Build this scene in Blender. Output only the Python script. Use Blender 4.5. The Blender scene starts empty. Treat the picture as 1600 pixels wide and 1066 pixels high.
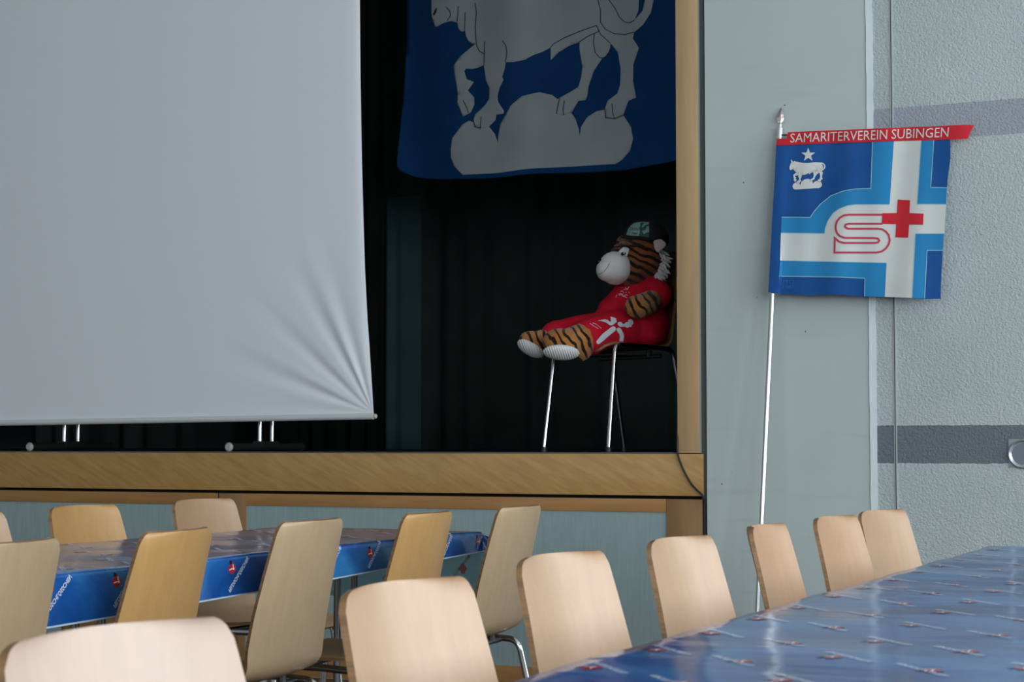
import bpy, bmesh, math, random
import numpy as np
from mathutils import Vector, Matrix
from mathutils.bvhtree import BVHTree

random.seed(7)
S = bpy.context.scene
COL = S.collection
R = math.radians

# ------------------------------------------------------------------ camera
FPX, PITCH, YAW = 2860.0, R(3.2), R(-24.7)
EYE = Vector((0, 0, 1.05))
FW = Vector((math.sin(YAW)*math.cos(PITCH), math.cos(YAW)*math.cos(PITCH), math.sin(PITCH)))
RT = Vector((math.cos(YAW), -math.sin(YAW), 0))
UP = RT.cross(FW)
cam = bpy.data.cameras.new('camera'); camo = bpy.data.objects.new('camera', cam); COL.objects.link(camo)
camo.matrix_world = Matrix(((RT.x, UP.x, -FW.x, EYE.x), (RT.y, UP.y, -FW.y, EYE.y), (RT.z, UP.z, -FW.z, EYE.z), (0, 0, 0, 1)))
cam.sensor_width = 36; cam.lens = FPX*36/1600
cam.dof.use_dof = True; cam.dof.focus_distance = 6.6; cam.dof.aperture_fstop = 13
cam.clip_start = .05
S.camera = camo

# ------------------------------------------------------------------ light and exposure
S.view_settings.view_transform = 'Standard'; S.view_settings.look = 'None'
S.view_settings.gamma = 1; S.view_settings.use_curve_mapping = False
S.view_settings.exposure = 0.0
w = bpy.data.worlds.new('overcast_sky'); S.world = w; w.use_nodes = True
w.node_tree.nodes['Background'].inputs[0].default_value = (.62, .78, 1, 1)
w.node_tree.nodes['Background'].inputs[1].default_value = .35

def area(name, loc, rot, sx, sy, power, col):
    l = bpy.data.lights.new(name, 'AREA'); l.shape = 'RECTANGLE'; l.size = sx; l.size_y = sy
    l.energy = power; l.color = col
    o = bpy.data.objects.new(name, l); COL.objects.link(o); o.location = loc; o.rotation_euler = rot
    return o
DAY = (.90, .965, 1.0)
WINX = 3.6
WIN_R = [(-4.6, -2.6), (-2.0, 0.0), (.6, 2.6), (3.2, 5.2), (5.5, 6.9)]       # Y ranges of the windows in the right wall
WZ0, WZ1 = 1.0, 3.9
for a, b in WIN_R:
    area('daylight', (WINX+.12, (a+b)/2, (WZ0+WZ1)/2), (0, R(90), 0), WZ1-WZ0, b-a, (130 if b > 0 else 150)*(b-a)/2, DAY)
WIN_B = [(-6.6, -4.4), (-3.8, -1.6), (-1.0, 1.2)]                 # X ranges of the windows in the back wall
for a, b in WIN_B:
    area('daylight', ((a+b)/2, -7.12, 2.5), (R(90), 0, 0), b-a, 2.6, 72, DAY)

WIN_ADDED = (1.5, 3.3)                                                # X range of an unseen front-wall window, added for highlights on the chairs
area('daylight', (2.4, 7.34, 2.2), (R(-90), 0, 0), 1.8, 2.4, 70, DAY)  # added source at that window, for the sheen on the chair backs

# ------------------------------------------------------------------ helpers
def ray(px, py): return FW + RT*((px-800)/FPX) + UP*((533-py)/FPX)
def at(px, py, X=None, Y=None, Z=None, D=None):
    r = ray(px, py)
    if X is not None: t = (X-EYE.x)/r.x
    elif Y is not None: t = (Y-EYE.y)/r.y
    elif Z is not None: t = (Z-EYE.z)/r.z
    else: t = D
    return EYE + r*t

def tag(o, label=None, cat=None, group=None, kind=None):
    if label: o['label'] = label
    if cat: o['category'] = cat
    if group: o['group'] = group
    if kind: o['kind'] = kind
    return o
def empty(name, loc=(0, 0, 0), rz=0, sc=1):
    o = bpy.data.objects.new(name, None); COL.objects.link(o); o.location = loc; o.rotation_euler = (0, 0, rz)
    o.empty_display_size = .1
    return o
def link_bm(name, bm, mats, parent=None, smooth=True):
    me = bpy.data.meshes.new(name)
    bm.normal_update(); bm.to_mesh(me); bm.free()
    if not isinstance(mats, (list, tuple)): mats = [mats]
    for m in mats: me.materials.append(m)
    if smooth:
        for p in me.polygons: p.use_smooth = True
        try: me.set_sharp_from_angle(angle=R(38))
        except Exception: pass
    o = bpy.data.objects.new(name, me); COL.objects.link(o)
    if parent: o.parent = parent
    return o
def box(bm, x0, x1, y0, y1, z0, z1, mi=0):
    v = [bm.verts.new(c) for c in ((x0,y0,z0),(x1,y0,z0),(x1,y1,z0),(x0,y1,z0),(x0,y0,z1),(x1,y0,z1),(x1,y1,z1),(x0,y1,z1))]
    fs = []
    for q in ((3,2,1,0),(4,5,6,7),(0,1,5,4),(1,2,6,5),(2,3,7,6),(3,0,4,7)):
        f = bm.faces.new([v[i] for i in q]); f.material_index = mi; fs.append(f)
    return v, fs
def bevel_all(bm, w, seg=2):
    bmesh.ops.bevel(bm, geom=list(bm.edges), offset=w, segments=seg, profile=.5, affect='EDGES', clamp_overlap=True)
def boxo(name, x0, x1, y0, y1, z0, z1, m, parent=None, bev=.003):
    bm = bmesh.new(); box(bm, min(x0,x1), max(x0,x1), min(y0,y1), max(y0,y1), min(z0,z1), max(z0,z1))
    if bev: bevel_all(bm, bev)
    return link_bm(name, bm, m, parent)
def struct(name, *a, **k):
    o = boxo(name, *a, **k); o['kind'] = 'structure'; return o
def fillet(pts, r, n=5):
    pts = [Vector(p) for p in pts]; out = [pts[0]]
    for i in range(1, len(pts)-1):
        a, b, c = pts[i-1], pts[i], pts[i+1]
        d = min(r, (a-b).length*.45, (c-b).length*.45)
        p, q = b+(a-b).normalized()*d, b+(c-b).normalized()*d
        for k in range(n+1):
            t = k/n; out.append(p*(1-t)**2 + b*2*t*(1-t) + q*t*t)
    out.append(pts[-1]); return out
def tube(bm, pts, r, seg=10, mi=0):
    pts = [Vector(p) for p in pts]; rr = r if isinstance(r, (list, tuple)) else [r]*len(pts)
    rings = []; prev = None
    for i, p in enumerate(pts):
        d = (pts[min(i+1, len(pts)-1)] - pts[max(i-1, 0)]).normalized()
        if prev is None:
            u = d.orthogonal().normalized()
        else:
            u = (prev - d*prev.dot(d)).normalized()
        prev = u; v = d.cross(u)
        rings.append([bm.verts.new(p + (u*math.cos(2*math.pi*k/seg) + v*math.sin(2*math.pi*k/seg))*rr[i]) for k in range(seg)])
    for a, b in zip(rings, rings[1:]):
        for k in range(seg):
            f = bm.faces.new((a[k], a[(k+1) % seg], b[(k+1) % seg], b[k])); f.material_index = mi
    f = bm.faces.new(rings[0][::-1]); f.material_index = mi
    f = bm.faces.new(rings[-1]); f.material_index = mi
def tubeo(name, pts, r, m, parent=None, seg=10):
    bm = bmesh.new(); tube(bm, pts, r, seg); return link_bm(name, bm, m, parent)
def copy_tree(o, parent=None):
    c = o.copy(); COL.objects.link(c); c.parent = parent
    for ch in [x for x in KIDS.get(o.name, [])]:
        copy_tree(ch, c)
    return c
KIDS = {}
def index_kids(o):
    KIDS[o.name] = list(o.children)
    for ch in o.children: index_kids(ch)

# ------------------------------------------------------------------ materials
def mat(name, col, rough=.6, metal=0, coat=0, spec=.5, sheen=0):
    m = bpy.data.materials.new(name); m.use_nodes = True
    b = m.node_tree.nodes['Principled BSDF']
    b.inputs['Base Color'].default_value = (*col, 1); b.inputs['Roughness'].default_value = rough
    b.inputs['Coat Roughness'].default_value = .34; b.inputs['Metallic'].default_value = metal; b.inputs['Coat Weight'].default_value = coat
    b.inputs['Specular IOR Level'].default_value = spec; b.inputs['Sheen Weight'].default_value = sheen
    return m
def nodes(m): return m.node_tree.nodes, m.node_tree.links, m.node_tree.nodes['Principled BSDF']
def coords(m, scale=(1,1,1), rot=(0,0,0), kind='Object'):
    N, L, b = nodes(m)
    tc = N.new('ShaderNodeTexCoord'); mp = N.new('ShaderNodeMapping')
    mp.inputs['Scale'].default_value = scale; mp.inputs['Rotation'].default_value = rot
    L.new(tc.outputs[kind], mp.inputs[0]); return mp.outputs[0]
def noise(m, vec, scale, detail=4, dist=0):
    N, L, b = nodes(m); n = N.new('ShaderNodeTexNoise')
    n.inputs['Scale'].default_value = scale; n.inputs['Detail'].default_value = detail; n.inputs['Distortion'].default_value = dist
    L.new(vec, n.inputs['Vector']); return n.outputs['Fac']
def ramp(m, fac, stops):
    N, L, b = nodes(m); r = N.new('ShaderNodeValToRGB'); e = r.color_ramp.elements
    while len(e) < len(stops): e.new(.5)
    for q, (p, c) in zip(e, stops): q.position = p; q.color = (*c, 1)
    L.new(fac, r.inputs[0]); return r.outputs[0]
def bump(m, h, strength=.3, dist=.002):
    N, L, b = nodes(m); n = N.new('ShaderNodeBump'); n.inputs['Strength'].default_value = strength; n.inputs['Distance'].default_value = dist
    L.new(h, n.inputs['Height']); L.new(n.outputs[0], b.inputs['Normal'])
def base(m, out): m.node_tree.links.new(out, m.node_tree.nodes['Principled BSDF'].inputs['Base Color'])
def mixc(m, a, b_, fac, mode='MIX'):
    N, L, b = nodes(m); n = N.new('ShaderNodeMix'); n.data_type = 'RGBA'; n.blend_type = mode
    for s, v in ((6, a), (7, b_)):
        if isinstance(v, tuple): n.inputs[s].default_value = (*v, 1)
        else: L.new(v, n.inputs[s])
    if isinstance(fac, (int, float)): n.inputs[0].default_value = fac
    else: L.new(fac, n.inputs[0])
    return n.outputs[2]
def mul3(c, k): return tuple(x*k for x in c)

def wood(name, c, rough=.4, coat=.0, scale=(18, 18, 1.6), rot=(0,0,0), contrast=.14, wave=0):
    m = mat(name, c, rough, coat=coat)
    v = coords(m, scale, rot)
    n = noise(m, v, 2.2, 6, .6)
    out = ramp(m, n, [(.3, mul3(c, 1-contrast)), (.52, c), (.72, mul3(c, 1+contrast))])
    v2 = coords(m, (2.2, 2.2, 1.0), rot)
    out = mixc(m, out, (.82, .74, .66), ramp_fac(m, noise(m, v2, 1.7, 3), .45, .75, .22), 'MULTIPLY')
    base(m, out)
    return m
def ramp_fac(m, fac, a, b, mx=1.0):
    N, L, _ = nodes(m); r = N.new('ShaderNodeMapRange'); r.inputs[1].default_value = a; r.inputs[2].default_value = b
    r.inputs[3].default_value = 0; r.inputs[4].default_value = mx; L.new(fac, r.inputs[0]); return r.outputs[0]

M = {}
M['beech'] = wood('beech_ply', (.49, .31, .185), .40, coat=.45, contrast=.05)
M['beech_rose'] = wood('beech_ply_reddish', (.485, .29, .165), .4, coat=.3, contrast=.05)
M['beech_pink'] = wood('beech_ply_pinkish', (.55, .41, .33), .42, coat=.3, contrast=.04)
M['beech_gold'] = wood('beech_ply_golden', (.53, .305, .11), .38, coat=.2, contrast=.06)
M['beech_grey'] = wood('beech_ply_greyish', (.49, .35, .215), .4, coat=.2, contrast=.06)
M['ply_edge'] = wood('ply_edge', (.27, .145, .062), .5, scale=(3, 3, 60), contrast=.3)
M['stage_chair_wood'] = wood('brown_ply', (.15, .07, .025), .4)
M['chrome'] = mat('chrome', (.72, .74, .76), .12, 1)
M['leg_steel'] = mat('leg_steel', (.28, .29, .30), .2, 1)
M['dark_steel'] = mat('dark_steel', (.16, .17, .18), .3, .9)
M['black_plastic'] = mat('black_plastic', (.02, .02, .02), .45)
M['frame_wood'] = wood('frame_oak', (.52, .345, .175), .5, scale=(14, 14, 1.2), contrast=.08)
M['rail_wood'] = wood('rail_oak', (.37, .185, .06), .5, scale=(1.2, 14, 14), contrast=.12)
M['stile_wood'] = wood('stile_oak', (.30, .165, .068), .5, scale=(14, 14, 1.2), contrast=.1)
# stage edge band: diagonal ribbon figure
m = M['band_wood'] = mat('band_oak', (.38, .22, .09), .45)
v = coords(m, (1, 1, 1), (0, R(-27), 0)); mp2 = m.node_tree.nodes.new('ShaderNodeMapping'); mp2.inputs['Scale'].default_value = (4, 4, 30)
m.node_tree.links.new(v, mp2.inputs[0]); nb = noise(m, mp2.outputs[0], 1.6, 3, .3)
o1 = ramp(m, nb, [(.3, (.40, .22, .068)), (.5, (.455, .262, .085)), (.75, (.51, .31, .115))])
v = coords(m, (1.1, 1, 2.5)); base(m, mixc(m, o1, (.62, .6, .56), ramp_fac(m, noise(m, v, 3, 5), .5, .8, .3), 'MULTIPLY'))
m = M['panel'] = mat('blue_grey_panel', (.20, .30, .32), .85)
v = coords(m, (30, 30, 3)); base(m, ramp(m, noise(m, v, 3, 5), [(.3, (.28, .375, .385)), (.7, (.33, .43, .44))])); 
m = M['concrete'] = mat('painted_concrete', (.36, .42, .41), .8)
v = coords(m, (1, 1, 1)); n1 = noise(m, v, 1.4, 5); n2 = noise(m, coords(m, (1, 1, 12)), 1.2, 3, 1.0)
c1 = ramp(m, n1, [(.3, (.48, .55, .55)), (.7, (.53, .60, .60))])
c1 = mixc(m, c1, (.5, .53, .53), ramp_fac(m, n2, .60, .68, .1), 'MULTIPLY')
vo = m.node_tree.nodes.new('ShaderNodeTexVoronoi'); vo.inputs['Scale'].default_value = 9
m.node_tree.links.new(v, vo.inputs['Vector'])
c1 = mixc(m, (.06, .07, .07), c1, ramp_fac(m, vo.outputs['Distance'], .022, .035), 'MIX')
base(m, c1); bump(m, n2, .25, .003)
M['gap_grey'] = mat('gap_grey', (.085, .095, .095), .8)
M['gap_black'] = mat('gap_black', (.006, .006, .006), .9)
m = M['white_strip'] = mat('white_filler', (.62, .72, .74), .7)
base(m, ramp(m, noise(m, coords(m), 6, 4), [(.3, (.70, .80, .82)), (.7, (.78, .87, .89))]))
# textured plaster with two painted grey stripes
m = M['plaster'] = mat('textured_plaster', (.42, .48, .49), .85)
N, L, b = nodes(m)
v = coords(m, (1, 1, 1)); n1 = noise(m, v, 105, 3, .6); n3 = noise(m, v, 3, 3)
pc = ramp(m, n3, [(.3, (.45, .52, .525)), (.7, (.50, .565, .575))])
sep = N.new('ShaderNodeSeparateXYZ'); L.new(coords(m), sep.inputs[0])
def zband(z0, z1):
    wob = N.new('ShaderNodeMath'); wob.operation = 'MULTIPLY_ADD'; wob.inputs[1].default_value = .008; L.new(noise(m, v, 60, 2), wob.inputs[0]); L.new(sep.outputs[2], wob.inputs[2])
    a = N.new('ShaderNodeMath'); a.operation = 'GREATER_THAN'; a.inputs[1].default_value = z0+.004; L.new(wob.outputs[0], a.inputs[0])
    c = N.new('ShaderNodeMath'); c.operation = 'LESS_THAN'; c.inputs[1].default_value = z1+.004; L.new(wob.outputs[0], c.inputs[0])
    q = N.new('ShaderNodeMath'); q.operation = 'MULTIPLY'; L.new(a.outputs[0], q.inputs[0]); L.new(c.outputs[0], q.inputs[1]); return q.outputs[0]
pc = mixc(m, pc, (.35, .375, .43), zband(2.240, 2.376)); pc = mixc(m, pc, (.155, .185, .215), zband(.972, 1.12))
base(m, pc); bump(m, n1, 1.0, .006)
M['wall'] = mat('pale_grey_wall', (.42, .45, .45), .9)
M['ceiling'] = mat('pale_ceiling', (.6, .62, .6), .9)
M['hall_floor'] = wood('parquet_floor', (.075, .036, .019), .35, scale=(2, 14, 2))
M['stage_floor'] = mat('dark_stage_floor', (.018, .018, .018), .5)
M['stage_black'] = mat('stage_black', (.012, .014, .014), .9)
def fabric(name, a, b_, sc=300, rough=.9, sheen=.15):
    m = mat(name, a, rough, sheen=sheen, spec=.25)
    v = coords(m); base(m, ramp(m, noise(m, v, 4, 4), [(.35, a), (.65, b_)])); return m
M['curtain'] = fabric('dark_green_curtain', (.082, .118, .112), (.098, .138, .131), sheen=0)
M['curtain_teal'] = fabric('teal_curtain', (.11, .21, .22), (.13, .24, .25), sheen=0)
M['curtain_black'] = fabric('black_drape', (.008, .011, .011), (.012, .015, .015), sheen=0)
m = M['screen'] = mat('projection_cloth', (.80, .83, .88), .75, spec=.3)
M['screen_edge'] = mat('screen_hem', (.62, .65, .67), .6)
M['flag_blue'] = fabric('flag_deep_blue', (.012, .085, .30), (.016, .10, .34), sheen=0)
M['flag_sky'] = fabric('flag_mid_blue', (.025, .24, .52), (.03, .26, .56), sheen=0)
M['flag_white'] = fabric('flag_white', (.66, .68, .66), (.72, .74, .72), sheen=0)
M['flag_pale'] = fabric('flag_pale_seam', (.30, .58, .72), (.32, .6, .74), sheen=0)
M['flag_red'] = fabric('flag_red', (.60, .022, .035), (.66, .03, .045), sheen=0)
M['flag_rose'] = fabric('flag_rose_outline', (.56, .05, .10), (.6, .06, .11), sheen=0)
M['flag_line'] = mat('flag_thin_line', (.05, .06, .07), .9)
M['flag_faint'] = fabric('flag_faint_blue', (.03, .17, .42), (.03, .18, .44), sheen=0)
M['banner_blue'] = fabric('banner_blue', (.006, .068, .23), (.010, .08, .27), sheen=0)
M['banner_white'] = fabric('banner_white', (.56, .62, .65), (.62, .67, .70), sheen=0)
M['banner_line'] = mat('banner_line', (.04, .05, .06), .9)
M['silver'] = mat('silver_pole', (.78, .79, .8), .22, 1)
# printed plastic cloth
m = M['cloth'] = mat('blue_plastic_cloth', (.01, .07, .3), .13, spec=.55)
v = coords(m, (1, 1, 1)); n1 = noise(m, v, 3.2, 4, 1.4)
cc = ramp(m, n1, [(.3, (.004, .032, .16)), (.5, (.008, .09, .34)), (.72, (.035, .22, .50))])
vo = m.node_tree.nodes.new('ShaderNodeTexVoronoi'); vo.inputs['Scale'].default_value = 42; m.node_tree.links.new(v, vo.inputs['Vector'])
sp = ramp_fac(m, vo.outputs['Distance'], .11, .05)
n4 = noise(m, v, 5, 2); 
mm = m.node_tree.nodes.new('ShaderNodeMath'); mm.operation = 'MULTIPLY'; m.node_tree.links.new(sp, mm.inputs[0]); m.node_tree.links.new(ramp_fac(m, n4, .45, .6, .65), mm.inputs[1])
base(m, mixc(m, cc, (.45, .62, .8), mm.outputs[0])); bump(m, noise(m, coords(m, (3, 10, 6)), 1.3, 3, .4), .22, .006)
m = M['film'] = mat('thin_cloth_end', (.30, .46, .52), .35)
N, L, b = nodes(m); tr = N.new('ShaderNodeBsdfTransparent'); tr.inputs[0].default_value = (.75, .9, .95, 1); mx = N.new('ShaderNodeMixShader'); mx.inputs[0].default_value = .62
L.new(b.outputs[0], mx.inputs[1]); L.new(tr.outputs[0], mx.inputs[2]); L.new(mx.outputs[0], N['Material Output'].inputs['Surface'])
M['cloth_rim'] = mat('cloth_cut_edge', (.42, .55, .66), .4)
m = M['cloth_back'] = mat('cloth_underside', (.12, .22, .26), .35)
base(m, ramp(m, noise(m, coords(m), 7, 3), [(.3, (.30, .46, .52)), (.7, (.42, .58, .62))]))
M['print_red'] = mat('print_red', (.42, .018, .022), .15)
M['print_dark'] = mat('print_dark', (.012, .01, .02), .15)
M['print_white'] = mat('print_white', (.75, .82, .90), .2)
M['ghost_red'] = mat('showthrough_red', (.50, .24, .24), .4)
M['ghost_white'] = mat('showthrough_pale', (.50, .62, .66), .4)
M['table_top'] = mat('cream_tabletop', (.55, .52, .45), .5)
# plush materials
m = M['fur'] = mat('tiger_fur', (.4, .16, .04), .95, spec=.15, sheen=.2)
N, L, b = nodes(m)
v = coords(m); nz = noise(m, v, 9, 3)
wv = N.new('ShaderNodeTexWave'); wv.wave_type = 'BANDS'; wv.bands_direction = 'X'
wv.inputs['Scale'].default_value = 9.5; wv.inputs['Distortion'].default_value = 5; wv.inputs['Detail'].default_value = 2; wv.inputs['Detail Scale'].default_value = 1.6
L.new(coords(m, (1, .6, .8), (0, R(35), 0)), wv.inputs['Vector'])
oc = ramp(m, nz, [(.3, (.36, .13, .028)), (.7, (.52, .23, .07))])
base(m, mixc(m, (.012, .008, .006), oc, ramp_fac(m, wv.outputs['Fac'], .24, .36))); bump(m, noise(m, v, 160, 3), .8, .006)
m = M['head_fur'] = mat('tiger_head_fur_shaded', (.3, .1, .03), .95, spec=.15, sheen=.2)  # darker than the body fur: the post's shade is put into the colour
N, L, b = nodes(m)
v = coords(m); nz = noise(m, v, 9, 3)
wv = N.new('ShaderNodeTexWave'); wv.bands_direction = 'Z'
wv.inputs['Scale'].default_value = 10; wv.inputs['Distortion'].default_value = 4.5; wv.inputs['Detail'].default_value = 2
L.new(coords(m, (1, 1, 1), (0, R(-22), 0)), wv.inputs['Vector'])
oc = ramp(m, nz, [(.3, (.17, .05, .014)), (.7, (.27, .09, .028))])
base(m, mixc(m, (.012, .008, .006), oc, ramp_fac(m, wv.outputs['Fac'], .22, .62))); bump(m, noise(m, v, 160, 3), .8, .006)
m = M['plush_white'] = mat('white_plush', (.66, .66, .66), .95, spec=.1, sheen=.2); bump(m, noise(m, coords(m), 200, 2), .4, .003)
m = M['sole_white'] = mat('quilted_white_sole', (.78, .78, .78), .95, spec=.1)
N, L, b = nodes(m); wv = N.new('ShaderNodeTexWave'); wv.inputs['Scale'].default_value = 32; L.new(coords(m, (1, 1, 1), (0, R(20), 0)), wv.inputs['Vector']); bump(m, wv.outputs['Fac'], .6, .004)
M['ear_pink'] = mat('ear_pink_grey', (.55, .44, .42), .95, spec=.1)
m = M['tshirt'] = fabric('red_tshirt', (.52, .004, .022), (.60, .008, .03), sheen=0); bump(m, noise(m, coords(m), 14, 3, .8), .35, .02)
M['shirt_print'] = mat('white_shirt_print', (.70, .76, .84), .6)
M['cap_black'] = mat('black_cap', (.008, .008, .009), .85)
M['cap_panel'] = mat('teal_cap_panel', (.20, .36, .32), .8)
M['cap_dark'] = mat('dark_teal_cap_patch', (.02, .09, .07), .8)
M['cap_grey'] = mat('grey_cap_patch', (.13, .22, .18), .8)
M['eye_black'] = mat('eye_black', (.004, .004, .004), .1)
M['cable'] = mat('black_cable', (.01, .01, .01), .5)
M['white_rubber'] = mat('pale_end_cap', (.5, .5, .48), .4)
M['recess'] = mat('socket_recess_metal', (.55, .6, .66), .3, .8)
M['winframe'] = mat('window_frame_grey', (.5, .52, .53), .5)

# ------------------------------------------------------------------ polygon overlays (printed pattern in a cloth's own mesh)
def poly_fill(bm, pts2, mapf, mi, step):
    """fill a 2-D outline, cut it by a grid so that it follows folds, then map it into 3-D"""
    t = bmesh.new()
    vs = [t.verts.new((p[0], p[1], 0)) for p in pts2]
    f = t.faces.new(vs)
    f.normal_update()
    bmesh.ops.triangulate(t, faces=[f], ngon_method='EAR_CLIP')
    xs = [p[0] for p in pts2]; ys = [p[1] for p in pts2]
    if step:
        for ax, (lo, hi) in ((0, (min(xs), max(xs))), (1, (min(ys), max(ys)))):
            k = math.ceil(lo/step)
            while k*step < hi:
                co = (k*step, 0, 0) if ax == 0 else (0, k*step, 0); no = (1, 0, 0) if ax == 0 else (0, 1, 0)
                bmesh.ops.bisect_plane(t, geom=list(t.verts)+list(t.edges)+list(t.faces), plane_co=co, plane_no=no, dist=1e-5)
                k += 1
    vm = {}
    for v in t.verts: vm[v] = bm.verts.new(mapf(v.co.x, v.co.y))
    for f in t.faces:
        try:
            g = bm.faces.new([vm[v] for v in f.verts]); g.material_index = mi
        except ValueError: pass
    t.free()
def stroke_fill(bm, path, wd, mapf, mi, step=None):
    """constant width line along a 2-D path"""
    P = [Vector(p) for p in path]; L_, R_ = [], []
    for i, p in enumerate(P):
        a = (P[i]-P[i-1]).normalized() if i else (P[1]-P[0]).normalized()
        b = (P[i+1]-P[i]).normalized() if i < len(P)-1 else a
        t = (a+b); t = t.normalized() if t.length > 1e-6 else a
        n = Vector((-t.y, t.x)); k = 1/max(.45, n.dot(Vector((-a.y, a.x))))
        L_.append(p+n*wd/2*k); R_.append(p-n*wd/2*k)
    for i in range(len(P)-1):
        q = [L_[i], L_[i+1], R_[i+1], R_[i]]
        poly_fill(bm, q, mapf, mi, step)
FONTCACHE = {}
def text_mesh(s, offset=0.0):
    key = (s, offset)
    if key in FONTCACHE: return FONTCACHE[key]
    cu = bpy.data.curves.new('t', 'FONT'); cu.body = s; cu.resolution_u = 2; cu.offset = offset; cu.fill_mode = 'FRONT'
    ob = bpy.data.objects.new('t', cu); COL.objects.link(ob)
    dg = bpy.context.evaluated_depsgraph_get(); me = bpy.data.meshes.new_from_object(ob.evaluated_get(dg))
    V = [tuple(v.co[:2]) for v in me.vertices]; F = [tuple(p.vertices) for p in me.polygons]
    bpy.data.objects.remove(ob); bpy.data.curves.remove(cu); bpy.data.meshes.remove(me)
    xs = [v[0] for v in V]; ys = [v[1] for v in V]; x0, x1, y0, y1 = min(xs), max(xs), min(ys), max(ys)
    V = [((x-x0)/(x1-x0), (y-y0)/(y1-y0)) for x, y in V]
    FONTCACHE[key] = (V, F); return V, F
def text_fill(bm, s, quad, mapf, mi, offset=0.0):
    """quad: bottom-left, bottom-right, top-right, top-left in the 2-D space of mapf"""
    V, F = text_mesh(s, offset); bl, br, tr, tl = [Vector(q) for q in quad]
    vs = []
    for u, v in V:
        p = (bl*(1-u)+br*u)*(1-v) + (tl*(1-u)+tr*u)*v
        vs.append(bm.verts.new(mapf(p.x, p.y)))
    for f in F:
        try: g = bm.faces.new([vs[i] for i in f]); g.material_index = mi
        except ValueError: pass
def orient(bm, toward):
    bm.normal_update()
    for f in bm.faces:
        if f.normal.dot(toward) < 0: f.normal_flip()
    bm.normal_update()

# ------------------------------------------------------------------ the room
YW = 7.16; ST = 1.01; XO = at(1058, 600, Y=YW).x                      # stage wall, stage height, right edge of the opening
XL, XR, YB, ZC = -9.6, WINX, -7.0, 4.7
struct('floor', XL, XR, YB, YW, -.1, 0, M['hall_floor'], bev=0)
struct('ceiling', XL-.2, XR+.3, YB-.3, 12.2, ZC, ZC+.1, M['ceiling'], bev=0)
struct('wall_left', XL-.1, XL, YB, YW, 0, ZC, M['wall'], bev=0)
def wall_with_windows(name, axis, pos, thick, lo, hi, wins, z0, z1, n0):
    bm = bmesh.new()
    def bx(a, b, c, d):
        if axis == 'x': box(bm, pos, pos+thick, a, b, c, d)
        else: box(bm, a, b, pos-thick, pos, c, d)
    edges = [lo] + [e for ww in wins for e in ww] + [hi]
    for i in range(0, len(edges), 2): bx(edges[i], edges[i+1], 0, ZC)
    for a, b in wins: bx(a, b, 0, z0); bx(a, b, z1, ZC)
    o = link_bm(name, bm, M['wall'], smooth=False); o['kind'] = 'structure'
    for i, (a, b) in enumerate(wins):
        fb = bmesh.new()
        def fx(a_, b_, c, d):
            if axis == 'x': box(fb, pos+.02, pos+.07, a_, b_, c, d)
            else: box(fb, a_, b_, pos-.07, pos-.02, c, d)
        fx(a, b, z0, z0+.06); fx(a, b, z1-.06, z1); fx(a, a+.06, z0+.06, z1-.06); fx(b-.06, b, z0+.06, z1-.06); fx((a+b)/2-.03, (a+b)/2+.03, z0+.06, z1-.06)
        q = link_bm('window_%d' % (n0+i), fb, M['winframe'], smooth=False); q['kind'] = 'structure'
wall_with_windows('wall_right', 'x', XR, .1, YB, YW+.2, WIN_R, WZ0, WZ1, 1)
wall_with_windows('wall_back', 'y', YB, .1, XL, XR, WIN_B, 1.2, 3.8, 1+len(WIN_R))

xp0 = at(1094.5, 600, Y=YW).x          # right side of the wooden post
xg = at(1104, 600, Y=YW).x             # left side of the concrete pillar
xs0 = at(1359, 600, Y=YW).x; xs1 = at(1369.5, 600, Y=YW).x
xj = at(1398, 600, Y=YW).x
o = struct('wall_pillar', xg, xs0, YW, YW+.35, 0, ZC, M['concrete'], bev=0)
# ragged painted filler strip
bm = bmesh.new(); n = 150; prev = None
for i in range(n+1):
    z = ZC*i/n; a = xs0 + random.uniform(-.0013, .0013); b = xs1 + random.uniform(-.0013, .0013)
    row = [bm.verts.new((a, YW-.001, z)), bm.verts.new((a, YW-.004, z)), bm.verts.new((b, YW-.004, z)), bm.verts.new((b, YW-.001, z))]
    if prev:
        for k in range(3): bm.faces.new((prev[k], prev[k+1], row[k+1], row[k]))
    prev = row
orient(bm, Vector((0, -1, 0)))
o = link_bm('trim_1', bm, M['white_strip'], smooth=False); o['kind'] = 'structure'
bm = bmesh.new()
box(bm, xs0, WIN_ADDED[0], YW, YW+.15, 0, ZC); box(bm, WIN_ADDED[1], XR, YW, YW+.15, 0, ZC); box(bm, *WIN_ADDED, YW, YW+.15, 0, 1.0); box(bm, *WIN_ADDED, YW, YW+.15, 3.4, ZC)
o = link_bm('wall_front', bm, M['plaster'], smooth=False); o['kind'] = 'structure'
fb = bmesh.new()
for q in ((1.5, 1.56, 1.0, 3.4), (3.24, 3.3, 1.0, 3.4), (2.37, 2.43, 1.0, 3.4)): box(fb, q[0], q[1], YW+.03, YW+.08, q[2], q[3])
for z_ in (1.0, 3.34):
    for q in ((1.56, 2.37), (2.43, 3.24)): box(fb, *q, YW+.03, YW+.08, z_, z_+.06)
o = link_bm('window_9', fb, M['winframe'], smooth=False); o['kind'] = 'structure'  # frame of the added, unseen window
# movement joint: dark groove between two thin metal lips
bm = bmesh.new(); box(bm, xj-.005, xj-.001, YW-.002, YW, 0, ZC); box(bm, xj+.003, xj+.007, YW-.005, YW, 0, ZC)
o = link_bm('trim_2', bm, mat('joint_metal', (.42, .46, .47), .5), smooth=False); o['kind'] = 'structure'
struct('trim_3', xj-.001, xj+.003, YW-.001, YW, 0, ZC, mat('joint_dark', (.08, .09, .09), .7), bev=0)

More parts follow.
